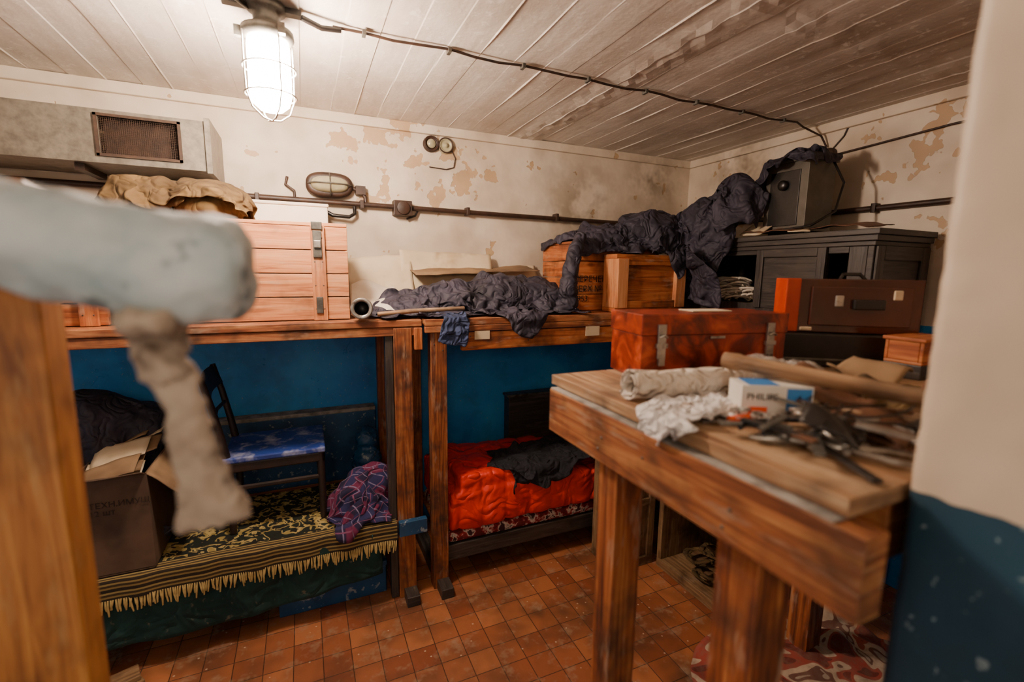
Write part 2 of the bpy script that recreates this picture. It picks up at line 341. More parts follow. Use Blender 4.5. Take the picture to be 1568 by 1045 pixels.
CORES={'clothes_pile':[((.52,2.36,1.36),(.20,.13,.06)),((.72,2.36,1.38),(.20,.14,.10)),((.98,2.36,1.40),(.22,.15,.12)),((1.18,2.34,1.38),(.14,.15,.12))],
 'hanging_clothes':[((1.66,2.42,1.75),(.20,.12,.07)),((1.95,2.34,1.79),(.2,.16,.12)),((2.18,2.08,1.86),(.12,.2,.11)),((2.19,1.92,1.96),(.06,.10,.13))],
 'khaki_canvas_bags':[((-.56,2.30,1.80),(.11,.11,.09)),((-.33,2.29,1.80),(.14,.12,.095))],
 'dark_folded_clothes':[((-.84,2.42,.85),(.15,.14,.19)),((-.70,2.47,.80),(.14,.12,.16)),((-.92,2.40,.55),(.1,.12,.2))],
 'plaid_blanket':[((.20,2.22,.47),(.10,.09,.09)),((.27,2.24,.52),(.07,.07,.09))],
 'canvas_scrap':[((1.0,.58,T+.01),(.1,.06,.02))]}
for k,l in CORES.items():
    for c_,r_ in l: col_e(c_,r_)
col_box(-.62,.18,2.14,2.48,1.337,1.745)
col_box(.62,1.48,2.09,2.63,.2,.535)
col_box(-1.3,.45,2.03,2.62,.3,.41); col_box(.53,1.55,.285,.955,1.2,T+.001)
col_box(1.15,1.75,.62,1.05,0,.30); col_box(.9,2.6,0,2,-.1,.002)
cloth('clothes_pile',(.55,2.34,1.48),.44,.34,(0,0,12),1); cloth('clothes_pile',(.80,2.34,1.54),.46,.36,(0,0,-8),2); cloth('clothes_pile',(1.05,2.32,1.58),.44,.38,(0,5,25),3)
cloth('clothes_pile',(.98,2.20,1.62),.34,.28,(0,0,50),4); cloth('clothes_pile',(.66,2.22,1.54),.36,.22,(0,0,5),14); cloth('clothes_pile',(1.20,2.28,1.62),.26,.34,(0,0,-5),24); cloth('clothes_pile',(.46,2.24,1.47),.28,.20,(0,0,-20),25)
cloth('cloth_over_edge',(.625,2.125,1.42),.11,.26,(0,0,0),5,sp=.008,nz=.03,fq=2)
cloth('hanging_clothes',(1.65,2.42,1.88),.46,.36,(0,0,5),6); cloth('hanging_clothes',(1.92,2.32,1.98),.50,.42,(0,0,-20),7); cloth('hanging_clothes',(2.13,2.06,2.04),.42,.46,(0,-10,-20),8)
cloth('hanging_clothes',(2.34,1.74,2.20),.30,.34,(0,0,10),9); cloth('hanging_clothes',(2.20,1.90,2.14),.24,.42,(30,0,-30),10); cloth('hanging_clothes',(1.78,2.34,2.04),.38,.32,(0,0,30),26); cloth('hanging_clothes',(2.02,2.18,2.08),.36,.36,(0,0,10),27)
cloth('hanging_clothes',(2.36,1.70,2.26),.22,.24,(0,0,40),29,nz=.08); cloth('hanging_clothes',(2.08,2.10,2.16),.34,.26,(0,0,-40),30)
cloth('khaki_canvas_bags',(-.55,2.29,1.93),.30,.28,(0,0,8),11,stiff=1.5,shrink=-.1,nz=.05); cloth('khaki_canvas_bags',(-.33,2.29,1.95),.36,.29,(0,6,-8),12,stiff=1.5,shrink=-.1,nz=.05)
cloth('dark_folded_clothes',(-.80,2.38,1.08),.46,.42,(0,10,8),13); cloth('dark_folded_clothes',(-.74,2.34,1.14),.34,.34,(0,10,40),15)
cloth('plaid_blanket',(.22,2.22,.66),.36,.34,(0,0,20),16); cloth('plaid_blanket',(.25,2.16,.70),.26,.26,(0,0,60),17)
cloth('black_jersey',(1.18,2.22,.60),.46,.32,(0,0,8),18,shrink=-.2); cloth('black_jersey',(.98,2.18,.62),.22,.14,(0,0,-30),19,shrink=-.2); cloth('black_jersey',(1.28,2.26,.66),.32,.22,(0,0,20),28)
cloth('white_rag',(.60,.585,T+.035),.18,.10,(0,0,12),20,sp=.006,nz=.035,shrink=-.2,fq=2.4); cloth('white_rag',(.67,.59,T+.06),.13,.08,(0,0,30),21,sp=.006,nz=.035,shrink=-.2,fq=2.4)
cloth('canvas_scrap',(1.0,.58,T+.06),.24,.17,(0,0,-20),22,sp=.010,nz=.035,fq=1.6)
cloth('folded_red_rug',(1.42,.84,.36),.62,.46,(0,0,15),23,stiff=8,shrink=-.1,sp=.02,nz=.04)
for o in COL:
    o.modifiers.new('Collision','COLLISION')
    try: o.collision.thickness_outer=.004; o.collision.cloth_friction=40
    except Exception as e: pass
S.frame_start=1; S.frame_end=40
for fr in range(1,31): S.frame_set(fr)
dg=bpy.context.evaluated_depsgraph_get(); GOT={}
for k,o in CL:
    me=bpy.data.meshes.new_from_object(o.evaluated_get(dg)); W=o.matrix_world.copy()
    ul=me.uv_layers[0].data
    GOT.setdefault(k,[]).append(([W@v.co for v in me.vertices],[list(p.vertices) for p in me.polygons],[[tuple(ul[i].uv) for i in p.loop_indices] for p in me.polygons]))
for k,o in CL: bpy.data.objects.remove(o)
for o in COL: bpy.data.objects.remove(o)
S.frame_set(1)
MT={'clothes_pile':m_jacket,'cloth_over_edge':m_bluecl,'hanging_clothes':m_jacket,'khaki_canvas_bags':m_canvas,'dark_folded_clothes':m_jacket,'plaid_blanket':m_plaid,'black_jersey':m_jacket2,'white_rag':m_rag,'canvas_scrap':m_canvas,'folded_red_rug':m_rrug}
for k,l in GOT.items():
    b=B(k)
    for vs,fs,us in l: b.add(vs,fs,MT[k],us,True)
    for c_,r_ in CORES.get(k,[]): ellip(b,c_,tuple(q*.95 for q in r_),(0,0,0),MT[k],12)
    if k=='clothes_pile':
        for q,r_ in (([(1.40,2.24,1.75),(1.33,2.18,1.66),(1.29,2.15,1.56),(1.27,2.14,1.47),(1.29,2.15,1.39),(1.26,2.2,1.36)],[.03,.04,.042,.045,.05,.05]),):
            pp=[]; rr=[]
            for i in range(len(q)-1):
                for j in range(8): 
                    t_=j/8; pp.append(Vector(q[i]).lerp(Vector(q[i+1]),t_)); rr.append((r_[i]*(1-t_)+r_[i+1]*t_)*(1+.22*noise.noise(Vector((i*8+j,0,0))*.55)))
            o0=len(b.v); b.tube(pp,rr,m_jacket,16)
            for i in range(o0,len(b.v)): 
                p=b.v[i]; b.v[i]=p+Vector((noise.noise(p*28),noise.noise(p*28+Vector((9,9,9))),0))*.012
    b.done(sub=1,solid=.002)

# ---------------------------------------------------------------- room
H=2.365
b=B('floor'); b.bx(-1.8,2.8,-1.0,2.85,-.1,0,m_floor); b.done()
b=B('wall_back'); b.bx(-1.8,2.8,2.75,2.87,0,H+.1,m_wall); b.done()
b=B('wall_right'); b.bx(2.64,2.76,.1,2.75,0,H+.1,m_wall); b.done()
b=B('wall_left'); b.bx(-1.8,-1.7,-.2,2.75,0,H+.1,m_wall); b.done()
b=B('wall_front'); b.bx(.98,2.64,.1,.27,0,H,m_wall); b.done()
def pfn(p,n): return .003*noise.noise(p*9)+.002*noise.noise(p*40)
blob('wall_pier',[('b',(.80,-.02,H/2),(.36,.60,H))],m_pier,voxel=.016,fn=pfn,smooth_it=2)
b=B('ceiling'); xs=[-1.8]; 
while xs[-1]<2.8: xs.append(xs[-1]+random.choice([.115,.13,.145,.12]))
cols=[]
for i,x in enumerate(xs[:-1]):
    off=random.uniform(-.0022,.0022); w=xs[i+1]-x
    cols+=[(x+.001,off,0),(x+w*.33,off,0),(x+w*.66,off,0),(x+w-.007,off,0),(x+w-.003,off,1)]
NY=90; y0,y1=-.3,2.85
vs=[];fs=[];us=[]
for j in range(NY+1):
    y=y0+(y1-y0)*j/NY
    for i,(x,o,r) in enumerate(cols):
        z=H+o+.003*noise.noise(Vector((x*3,y*3,0)))
        if r: z-=.007*max(0,noise.noise(Vector((x*9,y*2.2,4)))+.10)
        d=abs(x-(1.30+.02*noise.noise(Vector((y*3,0,0)))))
        if d<.10: z-=.016*(1-d/.10)*(.5+noise.noise(Vector((x*25,y*12,1))))
        d=abs(y-1.13); 
        if d<.05: z-=.006*(.4+noise.noise(Vector((x*12,y*25,1))))
        vs.append((x,y,z))
n=len(cols)
for j in range(NY):
    for i in range(n-1): fs.append((j*n+i,(j+1)*n+i,(j+1)*n+i+1,j*n+i+1)); us.append([(0,0)]*4)
b.add(vs,fs,m_ceil,us,False); b.bx(-1.8,2.8,-.3,2.85,H+.03,H+.12,m_ceil); b.done()
b=B('trim_1'); b.bx(-1.7,2.64,2.725,2.75,2.315,H,m_wall); b.done(.004)
b=B('trim_2'); b.bx(2.615,2.64,.27,2.725,2.315,H,m_wall); b.done(.004)
b=B('trim_3'); b.bx(-1.7,.34,2.67,2.75,0,.765,m_bluebox); b.bx(-1.7,.34,2.665,2.75,.765,.785,m_tabdust); b.done(.004)

# ---------------------------------------------------------------- bunks
def nails(b,pts,r=.004):
    for p,ax in pts: b.lathe(p,ax,[(r,-.001),(r,.0015),(0,.002)],m_iron,8)
b=B('wooden_bunk')
for y in (2.06,2.2,2.34,2.48,2.60): b.bx(-1.45,.475,y,min(y+.125,2.655),1.305,1.335,m_bunk)
b.bx(-1.45,.47,2.065,2.10,1.265,1.303,m_bunk)
b.bx(.35,.43,2.06,2.12,.0,1.30,m_post); b.bx(.315,.348,2.075,2.12,0,1.30,m_darkw)
b.bx(.44,.475,2.05,2.11,1.20,1.30,m_crate2)
b.bx(.35,.43,2.60,2.655,0,1.30,m_post); b.bx(-1.45,-1.37,2.06,2.12,0,1.30,m_post); b.bx(-1.45,-1.37,2.6,2.655,0,1.30,m_post)
b.bx(.37,.43,1.98,2.06,0,.05,m_darkw)
b.bx(-1.40,.35,2.07,2.105,.30,.375,m_bluebox)
for y in (2.07,2.22,2.37,2.5): b.bx(-1.40,.35,y,y+.14 if y<2.5 else 2.63,.375,.395,m_bunk)
b.bx(.35,.48,2.03,2.06,.33,.40,m_bluebox)
b.done(.003)
b=B('wooden_bunk')
for y in (2.05,2.2,2.34,2.48,2.60): b.bx(.487,2.10,y,y+.125,1.305,1.335,m_bunk)
b.bx(.487,2.10,2.045,2.075,1.275,1.303,m_bunk)
b.bx(.66,2.10,2.05,2.08,1.185,1.27,m_crate2)
b.bx(.515,.59,2.06,2.125,.0,1.30,m_post); b.bx(.515,.59,2.6,2.66,0,1.30,m_post)
b.bx(2.02,2.10,2.06,2.12,0,1.30,m_post); b.bx(2.02,2.10,2.6,2.66,0,1.3,m_post)
b.bx(.53,.59,1.97,2.06,0,.05,m_darkw); b.bx(.53,.59,2.125,2.6,0,.05,m_darkw)
b.bx(.59,2.02,2.08,2.12,.12,.20,m_darkw); b.bx(.59,2.02,2.12,2.70,.18,.20,m_bunk)
nails(b,[((.53,2.06,1.22),(0,-1,0)),((.57,2.06,1.19),(0,-1,0)),((.70,2.05,1.25),(0,-1,0)),((1.0,2.05,1.22),(0,-1,0)),((1.6,2.05,1.22),(0,-1,0))])
o2=b.done(.003)
for x,z,w,h in ((.72,1.235,.075,.045),(1.33,1.225,.085,.075)):
    q=B('paper_tag'); q.bx(x,x+w,2.046,2.048,z,z+h,m_paper); t_=q.done(); parent(t_,o2)

# ---------------------------------------------------------------- ceiling lamp
b=B('caged_bulkhead_lamp'); lx,ly=-.065,1.76
b.lathe((lx,ly,H-.01),(0,0,-1),[(0,-.005),(.055,-.005),(.055,.015),(.04,.02),(.038,.045),(.052,.06),(.074,.07),(.076,.088),(.066,.10),(.05,.10),(0,.097)],m_iron)
b.lathe((lx,ly,H-.105),(0,0,-1),[(.056,-.005),(.061,.02),(.061,.16),(.053,.19),(.033,.208),(0,.214)],m_glass,24)
for k in range(4):
    a=math.radians(25+90*k); c_,s_=math.cos(a),math.sin(a)
    b.tube([(lx+c_*.076,ly+s_*.076,H-.10),(lx+c_*.076,ly+s_*.076,H-.18),(lx+c_*.074,ly+s_*.074,H-.27),(lx+c_*.058,ly+s_*.058,H-.315),(lx+c_*.027,ly+s_*.027,H-.34),(lx,ly,H-.345)],.0026,m_steel,8)
for k in range(3):
    a=math.radians(60+120*k); b.box((lx+math.cos(a)*.082,ly+math.sin(a)*.082,H-.095),(.02,.02,.03),m_iron)
for r,z in ((.077,.19),(.074,.27)): b.tube(arc((lx,ly,H-z),r,0,360,28,(1,0,0),(0,1,0)),.0026,m_steel,8,False)
b.bx(lx-.12,lx+.10,ly-.015,ly+.015,H-.022,H-.005,m_black)
b.tube([(lx+.1,ly,H-.02),(lx+.16,ly+.02,H-.03),(lx+.22,ly+.03,H-.02)],.009,m_black)
b.tube([(lx-.05,ly,H-.02),(lx-.1,ly-.1,H-.03),(lx-.2,ly-.2,H-.02)],.009,m_black)
b.done()
b=B('ceiling_cable')
pts=[(.13+i*.1,1.79+.006*math.sin(i*1.3),H-.014+.004*math.sin(i*2)) for i in range(24)]+[(2.5,1.80,H-.02),(2.60,1.76,2.30),(2.625,1.74,2.24)]
b.tube(pts,.005,m_pipe,8)
for i in range(1,24,3): b.box((.13+i*.1,1.79,H-.015),(.012,.03,.016),m_iron)
b.lathe((2.635,1.72,2.20),(-1,0,0),[(0,.03),(.028,.03),(.032,.02),(.032,-.0)],m_pipe,20)
b.tube([(2.625,1.70,2.19),(2.63,1.5,2.20),(2.63,1.2,2.215),(2.63,.6,2.22)],.005,m_pipe,8)
b.tube([(2.635,1.72,2.22),(2.635,1.66,2.28),(2.635,1.64,2.33)],.004,m_pipe,8)
b.done()
b=B('conduit_pipe')
b.tube([(-1.69,2.715,1.915),(0,2.715,1.905),(1.2,2.715,1.895),(2.60,2.715,1.89)],.014,m_pipe,12)
b.bx(.475,.575,2.68,2.75,1.855,1.935,m_pipe); b.lathe((.525,2.68,1.895),(0,-1,0),[(.036,0),(.036,.012),(0,.014)],m_pipe)
for x in (-.2,.3,.9,1.5): b.bx(x,x+.02,2.695,2.75,1.88,1.925,m_pipe)
b.tube([(.62,2.73,1.895),(.60,2.725,1.86),(.55,2.72,1.84)],.006,m_black,8)
b.tube([(.10,2.72,1.87),(.16,2.70,1.835),(.24,2.69,1.83),(.27,2.70,1.85),(.27,2.71,1.885)],.010,m_black,8)
b.tube([(-.05,2.735,2.02),(-.06,2.735,1.98),(-.02,2.73,1.95),(-.02,2.73,1.91)],.007,m_pipe,8)
b.done(.003)
b=B('conduit_pipe'); b.tube([(2.622,2.70,1.89),(2.622,2.3,1.89),(2.622,.9,1.885),(2.622,.3,1.88)],.014,m_pipe,12)
for y in (.8,1.45): b.bx(2.60,2.64,y,y+.02,1.865,1.91,m_pipe)
b.done()
b=B('oval_bulkhead_light')
def oval(rx,rz,y): return [Vector((.15+rx*math.copysign(abs(math.cos(a))**.7,math.cos(a)),y,1.99+rz*math.copysign(abs(math.sin(a))**.8,math.sin(a)))) for a in [2*math.pi*k/36 for k in range(36)]]
rings=[oval(.115,.062,2.75),oval(.115,.062,2.70),oval(.105,.052,2.69),oval(.092,.04,2.69)]
vs=[p for r in rings for p in r]; fs=[(i*36+k,i*36+(k+1)%36,(i+1)*36+(k+1)%36,(i+1)*36+k) for i in range(3) for k in range(36)]
b.add(vs,fs,m_pipe,[[(0,0)]*4]*len(fs),True)
rings=[oval(.092,.04,2.692),oval(.085,.036,2.665),oval(.06,.024,2.65),oval(.001,.001,2.646)]
vs=[p for r in rings for p in r]; b.add(vs,fs,m_lens,[[(0,0)]*4]*len(fs),True)
for x in (.15,): b.tube([(x,2.69,1.935),(x,2.65,1.95),(x,2.635,1.99),(x,2.65,2.03),(x,2.69,2.045)],.003,m_iron,8)
b.tube([(.045,2.685,1.99),(.07,2.65,1.99),(.15,2.63,1.99),(.23,2.65,1.99),(.255,2.685,1.99)],.003,m_iron,8)
b.tube([(.26,2.72,1.985),(.31,2.72,1.97),(.33,2.72,1.94),(.33,2.72,1.91)],.011,m_pipe,8)
b.box((.305,2.72,1.975),(.05,.04,.045),m_pipe)
b.done()
b=B('twin_round_wall_switch')
for x in (.70,.785): b.lathe((x,2.75,2.265),(0,-1,0),[(.044,0),(.044,.012),(.036,.024),(.032,.024),(.030,.018),(.012,.018),(.012,.03),(0,.032)],m_pipe if x<.75 else m_lens)
for x in (.70,.785): b.tube(arc((x,2.727,2.265),.040,0,360,24),.004,m_pipe,6,False)
b.lathe((.7,2.725,2.265),(0,-1,0),[(.025,.0),(.022,.006),(0,.008)],m_lens)
b.tube([(.82,2.742,2.25),(.845,2.742,2.20),(.835,2.742,2.15),(.79,2.742,2.135),(.69,2.742,2.14)],.003,m_pipe,6)
b.done()
b=B('ventilation_duct')
b.bx(-1.69,-.345,2.40,2.72,1.955,1.965,m_galv); b.bx(-1.69,-.345,2.40,2.72,2.145,2.155,m_galv)
b.bx(-1.69,-.70,2.40,2.41,1.965,2.145,m_galv); b.bx(-.44,-.345,2.40,2.41,1.965,2.145,m_galv)
b.bx(-.70,-.44,2.40,2.41,1.965,1.985,m_galv); b.bx(-.70,-.44,2.40,2.41,2.135,2.145,m_galv)
b.bx(-.355,-.345,2.41,2.72,1.965,2.145,m_galv)
b.bx(-.345,-.325,2.385,2.72,1.945,2.165,m_galv)
b.bx(-.71,-.43,2.392,2.40,1.98,1.99,m_grille); b.bx(-.71,-.43,2.392,2.40,2.13,2.14,m_grille); b.bx(-.71,-.70,2.392,2.40,1.98,2.14,m_grille); b.bx(-.44,-.43,2.392,2.40,1.98,2.14,m_grille)
b.bx(-.70,-.44,2.47,2.475,1.985,2.135,m_grille)
for i in range(40): b.bx(-.70+i*.0065,-.699+i*.0065,2.415,2.417,1.985,2.135,m_grille)
for i in range(22): b.bx(-.70,-.44,2.413,2.415,1.987+i*.0067,1.988+i*.0067,m_grille)
b.bx(-1.2,-1.17,2.45,2.69,1.93,1.955,m_pipe); b.bx(-.8,-.77,2.45,2.69,1.93,1.955,m_pipe)
b.done(0)

# ---------------------------------------------------------------- crates on the upper bunk
def crate(name,x0,x1,y0,y1,z0,z1,mat,nb,cleats,latch=None):
    b=B(name); h=(z1-z0)/nb
    for i in range(nb):
        b.bx(x0,x1,y0+.012,y0+.03,z0+i*h+.002,z0+(i+1)*h-.002,mat); b.bx(x0,x1,y1-.018,y1,z0+i*h+.002,z0+(i+1)*h-.002,mat)
        b.bx(x0,x0+.018,y0+.03,y1-.018,z0+i*h+.002,z0+(i+1)*h-.002,mat); b.bx(x1-.018,x1,y0+.03,y1-.018,z0+i*h+.002,z0+(i+1)*h-.002,mat)
    k=3; w=(y1-y0-.012)/k
    for i in range(k): b.bx(x0,x1,y0+.012+i*w,y0+.012+(i+1)*w-.002,z1,z1+.014,mat)
    for c in cleats:
        b.bx(c,c+.055,y0-.004,y0+.012,z0,z1,mat)
        nails(b,[((c+.012,y0-.004,z0+h*(i+.5)),(0,-1,0)) for i in range(nb)]+[((c+.043,y0-.004,z0+h*(i+.5)),(0,-1,0)) for i in range(nb)],.003)
    for c in latch or []:
        b.bx(c+.008,c+.042,y0-.012,y0-.004,z1-.13,z1-.02,m_iron); b.bx(c+.012,c+.038,y0-.02,y0-.012,z1-.09,z1-.06,m_steel)
        b.bx(c+.004,c+.046,y0-.012,y0-.004,z1-.015,z1+.016,m_iron); b.bx(c+.012,c+.038,y0-.010,y0-.004,z0+.03,z0+.10,m_iron)
    return b
b=crate('ammunition_crate',-.62,.18,2.14,2.48,1.337,1.73,m_crate,4,(.035,-.55),(.035,-.55)); b.done(.002)
b=crate('small_wooden_crate',-.98,-.66,2.15,2.45,1.337,1.50,m_crate2,2,(-.93,-.74)); b.done(.002)
b=crate('stencilled_crate',1.37,1.98,2.26,2.62,1.337,1.71,m_crate2,4,()); cr=b.done(.002)
for i,s_ in enumerate(('ПЕРЕЧЕНЬ','ВЕРХ №14','1953')): text('stencil_%d'%i,s_,(1.385,2.268,1.50-i*.055),.048,(90,0,0),m_ink,cr)
b=B('panelled_wooden_box')
b.bx(1.56,2.04,2.12,2.24,1.337,1.36,m_crate2); b.bx(1.56,2.04,2.12,2.24,1.63,1.655,m_crate2)
b.bx(1.56,1.63,2.10,2.24,1.36,1.63,m_crate); b.bx(1.97,2.04,2.10,2.24,1.36,1.63,m_crate)
b.bx(1.63,1.97,2.105,2.24,1.36,1.40,m_crate2); b.bx(1.63,1.97,2.105,2.24,1.595,1.63,m_crate2); b.bx(1.63,1.97,2.125,2.24,1.40,1.595,m_crate2)
b.done(.003)
b=B('white_foam_box'); b.bx(-.22,.125,2.50,2.69,1.746,1.85,m_white); b.bx(-.225,.13,2.495,2.695,1.85,1.866,m_white)
b.bx(-.20,.10,2.50,2.68,1.337,1.746,m_kraft); b.done(.006)

b=B('leaning_cardboard_sheets')
def crump(o,du,dv,amp,seed,fs_=5):
    o=Vector(o);du=Vector(du);dv=Vector(dv); nn=du.cross(dv).normalized()
    return lambda u,v: o+du*u+dv*v+nn*amp*(noise.noise(Vector((u*fs_*du.length,v*fs_*dv.length,seed)))+.4*noise.noise(Vector((u*15*du.length,v*15*dv.length,seed))))
b.sheet(crump((.22,2.56,1.345),(.34,0,.02),(0,.14,.27),.02,1),20,14,m_paper)
b.sheet(crump((.50,2.58,1.345),(.55,.0,-.01),(0,.12,.32),.02,2),24,14,m_paper)
b.sheet(crump((.95,2.58,1.345),(.42,.03,.03),(0,.12,.22),.02,3),20,14,m_paper)
b.sheet(crump((.55,2.50,1.53),(.75,.02,.03),(0,.18,.03),.015,14),30,14,m_kraft)
b.done(solid=.003)
b=B('plastic_sheeting')
b.sheet(crump((.19,2.22,1.350),(.22,.02,.0),(.03,.28,.13),.03,9,9),34,30,m_white,1,1); b.done(solid=.002)
b=B('metal_horn_tube'); b.lathe((.235,2.16,1.385),(-.15,-1,.05),[(.0,.02),(.026,.02),(.028,.10),(.040,.115),(.043,.10),(.036,.085),(.03,.0),(.02,-.06),(0,-.06)],m_black)
b.lathe((.235,2.16,1.385),(-.15,-1,.05),[(.030,.108),(.043,.118),(.046,.108),(.046,.095),(.038,.09)],m_steel)
b.tube([(.29,2.10,1.36),(.45,2.09,1.372),(.68,2.08,1.38)],.010,m_slab,10); b.done()

# ---------------------------------------------------------------- tall cabinet on the right wall
b=B('old_cabinet'); X0,X1,Y0,Y1=2.20,2.605,1.21,2.29
b.bx(X0+.02,X1,Y0+.02,Y1-.02,0,1.38,m_darkw); b.bx(X0,X0+.02,Y0,Y1,.02,1.40,m_darkw)
b.bx(X0,X1,Y0,Y0+.02,.0,1.38,m_darkw)
b.bx(X0-.03,X1,Y0-.03,Y1,1.725,1.75,m_darkw); b.bx(X0-.02,X1,Y0-.02,Y1,1.70,1.725,m_darkw); b.bx(X0-.008,X1,Y0-.008,Y1,1.68,1.70,m_darkw)
b.bx(X0,X1,Y0,Y0+.025,1.38,1.68,m_darkw); b.bx(X0,X1,Y1-.025,Y1,1.38,1.68,m_darkw); b.bx(X1-.02,X1,Y0,Y1,1.38,1.68,m_darkw)
b.bx(X0,X1,1.735,1.765,1.38,1.68,m_darkw); b.bx(X0,X0+.02,1.765,2.265,1.655,1.68,m_darkw)
b.bx(X0-.004,X0+.02,1.40,1.76,1.38,1.68,m_darkw)
b.bx(X0-.016,X0-.004,1.72,1.76,1.38,1.68,m_darkw); b.bx(X0-.016,X0-.004,1.40,1.44,1.38,1.68,m_darkw); b.bx(X0-.016,X0-.004,1.44,1.72,1.64,1.68,m_darkw)
b.bx(X0,X0+.02,1.235,1.31,1.38,1.68,m_darkw); b.bx(X0,X0+.02,1.31,1.40,1.65,1.68,m_darkw)
b.bx(X0+.01,X0+.06,Y0-.012,Y0,.05,1.68,m_darkw); b.bx(X1-.06,X1,Y0-.012,Y0,.05,1.68,m_darkw); b.bx(X0+.06,X1-.06,Y0-.012,Y0,1.62,1.68,m_darkw)
b.done(.003)
b=B('coiled_white_cords')
for i in range(22):
    a=random.uniform(1.87,2.12); y=a; pts=[]; ph=random.uniform(0,6)
    for k in range(28):
        pts.append((2.27+.05*math.sin(k*.45+ph)+.008*math.sin(k*1.7+i),y+.10*math.sin(k*.275+ph),1.40+.005*i+.03*abs(math.sin(k*.35+ph))))
    b.tube(pts,.006,m_rope,6)
b.bx(2.225,2.5,1.79,2.24,1.383,1.395,m_paper); b.done()
b=B('grey_metal_box'); b.bx(2.26,2.46,1.57,1.80,1.77,2.11,m_greyb); b.bx(2.25,2.47,1.56,1.81,2.11,2.125,m_greyb); b.bx(2.255,2.26,1.61,1.77,1.80,2.07,m_black)
for dx in (2.28,2.41): b.bx(dx,dx+.03,1.58,1.78,1.752,1.77,m_black)
b.lathe((2.255,1.69,2.0),(-1,0,0),[(.025,0),(.025,.018),(.018,.026),(0,.026)],m_black)
b.tube([(2.42,1.565,2.12),(2.42,1.50,2.0),(2.36,1.49,1.86),(2.25,1.53,1.79),(2.2,1.7,1.77)],.006,m_black,8)
b.done(.005)
b=B('loose_papers_and_leather')
b.sheet(crump((2.18,1.48,1.756),(.16,.12,.03),(-.02,.10,.0),.008,3),10,8,m_paper)
b.sheet(crump((2.17,1.74,1.757),(.03,.15,.01),(.12,0,.07),.012,5),10,8,m_paper)
b.sheet(crump((2.17,1.56,1.758),(.02,.30,.02),(.18,.0,.03),.02,7),14,10,m_leather)
b.sheet(crump((2.2,1.25,1.758),(.01,.25,.02),(.2,.0,.02),.016,9),14,10,m_leather); b.done(solid=.003)

# ---------------------------------------------------------------- lower left bunk contents
b=B('fringed_rug')
def rug(u,v):
    x=-.86+1.20*u; s=v*.62+.0
    if s<.085: y=2.035-.004*math.sin(u*40); z=.405-(.085-s)
    else: y=2.035+(s-.085); z=.405+.004*noise.noise(Vector((x*8,y*8,0)))
    if s<.085: y+=.008*noise.noise(Vector((x*12,0,3)))
    return Vector((x,y,z))
b.sheet(rug,90,44,m_rug,1.20,.62)
for i in range(150):
    x=-.855+1.19*i/149; l=random.uniform(.035,.065); dx=random.uniform(-.01,.01)
    b.tube([(x,2.035,.325),(x+dx*.5,2.03,.325-l*.5),(x+dx,2.032,.325-l)],[.003,.0045,.003],m_fringe,5)
b.done()
b=B('green_blanket'); b.sheet(lambda u,v: Vector((-.95+1.22*u,2.048+.008*math.sin(u*31+2*noise.noise(Vector((u*5,v*2,0)))),.37-(.20+.06*math.sin(u*2.6+.5))*v)),60,16,m_green); b.done(solid=.004)
b=B('blue_tin_trunk'); b.bx(-.17,.30,2.14,2.50,0,.14,m_bluebox); b.bx(-.175,.305,2.135,2.505,.14,.165,m_bluebox); b.bx(.05,.09,2.125,2.135,.10,.15,m_steel); b.done(.006)
b=B('old_chair')
x0,x1,y0,y1=-.345,.05,2.20,2.53
for x,y in ((x0+.015,y0+.015),(x1-.015,y0+.015),(x0+.015,y1-.015),(x1-.015,y1-.015)): b.tube([(x,y,.41),(x,y,.73)],[.014,.018],m_chair,8)
b.bx(x0,x1,y0,y0+.02,.685,.73,m_chair); b.bx(x0,x1,y1-.02,y1,.685,.73,m_chair); b.bx(x0,x0+.02,y0,y1,.685,.73,m_chair); b.bx(x1-.02,x1,y0,y1,.685,.73,m_chair)
for z in (.60,): b.bx(x0+.01,x1-.01,y0+.008,y0+.022,z,z+.022,m_chair); b.bx(x1-.022,x1-.008,y0,y1,z-.05,z-.03,m_chair)
for y in (y0+.015,y1-.02): b.tube([(x0+.015,y,.72),(x0-.005,y,.85),(x0-.03,y,.98),(x0-.06,y+.0,1.11)],[.017,.015,.014,.012],m_chair,8)
b.sheet(lambda u,v: Vector((x0-.055+.03*(1-v)-.015*math.sin(u*math.pi),y0+.01+(y1-y0-.02)*u,1.02+.09*v)),10,4,m_chair)
b.tube([(x0-.02,y0+.01,.93),(x0-.035,(y0+y1)/2,.93),(x0-.02,y1-.01,.93)],.008,m_chair,8)
b.bx(x0-.005,x1+.005,y0-.008,y1+.005,.73,.755,m_seat); b.done(.006)
b=B('cardboard_carton')
b.bx(-.80,-.575,2.06,2.064,.415,.79,m_kraft_shaded); b.bx(-.80,-.575,2.40,2.404,.415,.79,m_kraft_shaded); b.bx(-.804,-.80,2.06,2.404,.415,.79,m_kraft_shaded); b.bx(-.575,-.571,2.06,2.404,.415,.79,m_kraft_shaded)
b.bx(-.80,-.575,2.06,2.40,.411,.415,m_kraft_shaded)
b.sheet(crump((-.573,2.06,.79),(0,.34,0),(.13,0,-.14),.010,2),12,8,m_kraft)
b.sheet(crump((-.80,2.06,.79),(.225,0,0),(0,-.05,.02),.008,3),10,4,m_kraft_shaded)
cb=b.done(solid=.004); text('carton_print','ТЕХН.ИМУЩ\n12 шт',(-.75,2.056,.68),.030,(90,0,0),m_ink2,cb)
b=B('folded_packing_paper')
for i in range(9):
    b.sheet(crump((-.80+random.uniform(0,.05),2.08+.035*i,.74+.012*i),(.17,.03,random.uniform(-.03,.05)),(0,.1,random.uniform(.0,.05)),.02,i),10,8,m_paper if i%2 else m_kraft)
b.done(solid=.003)
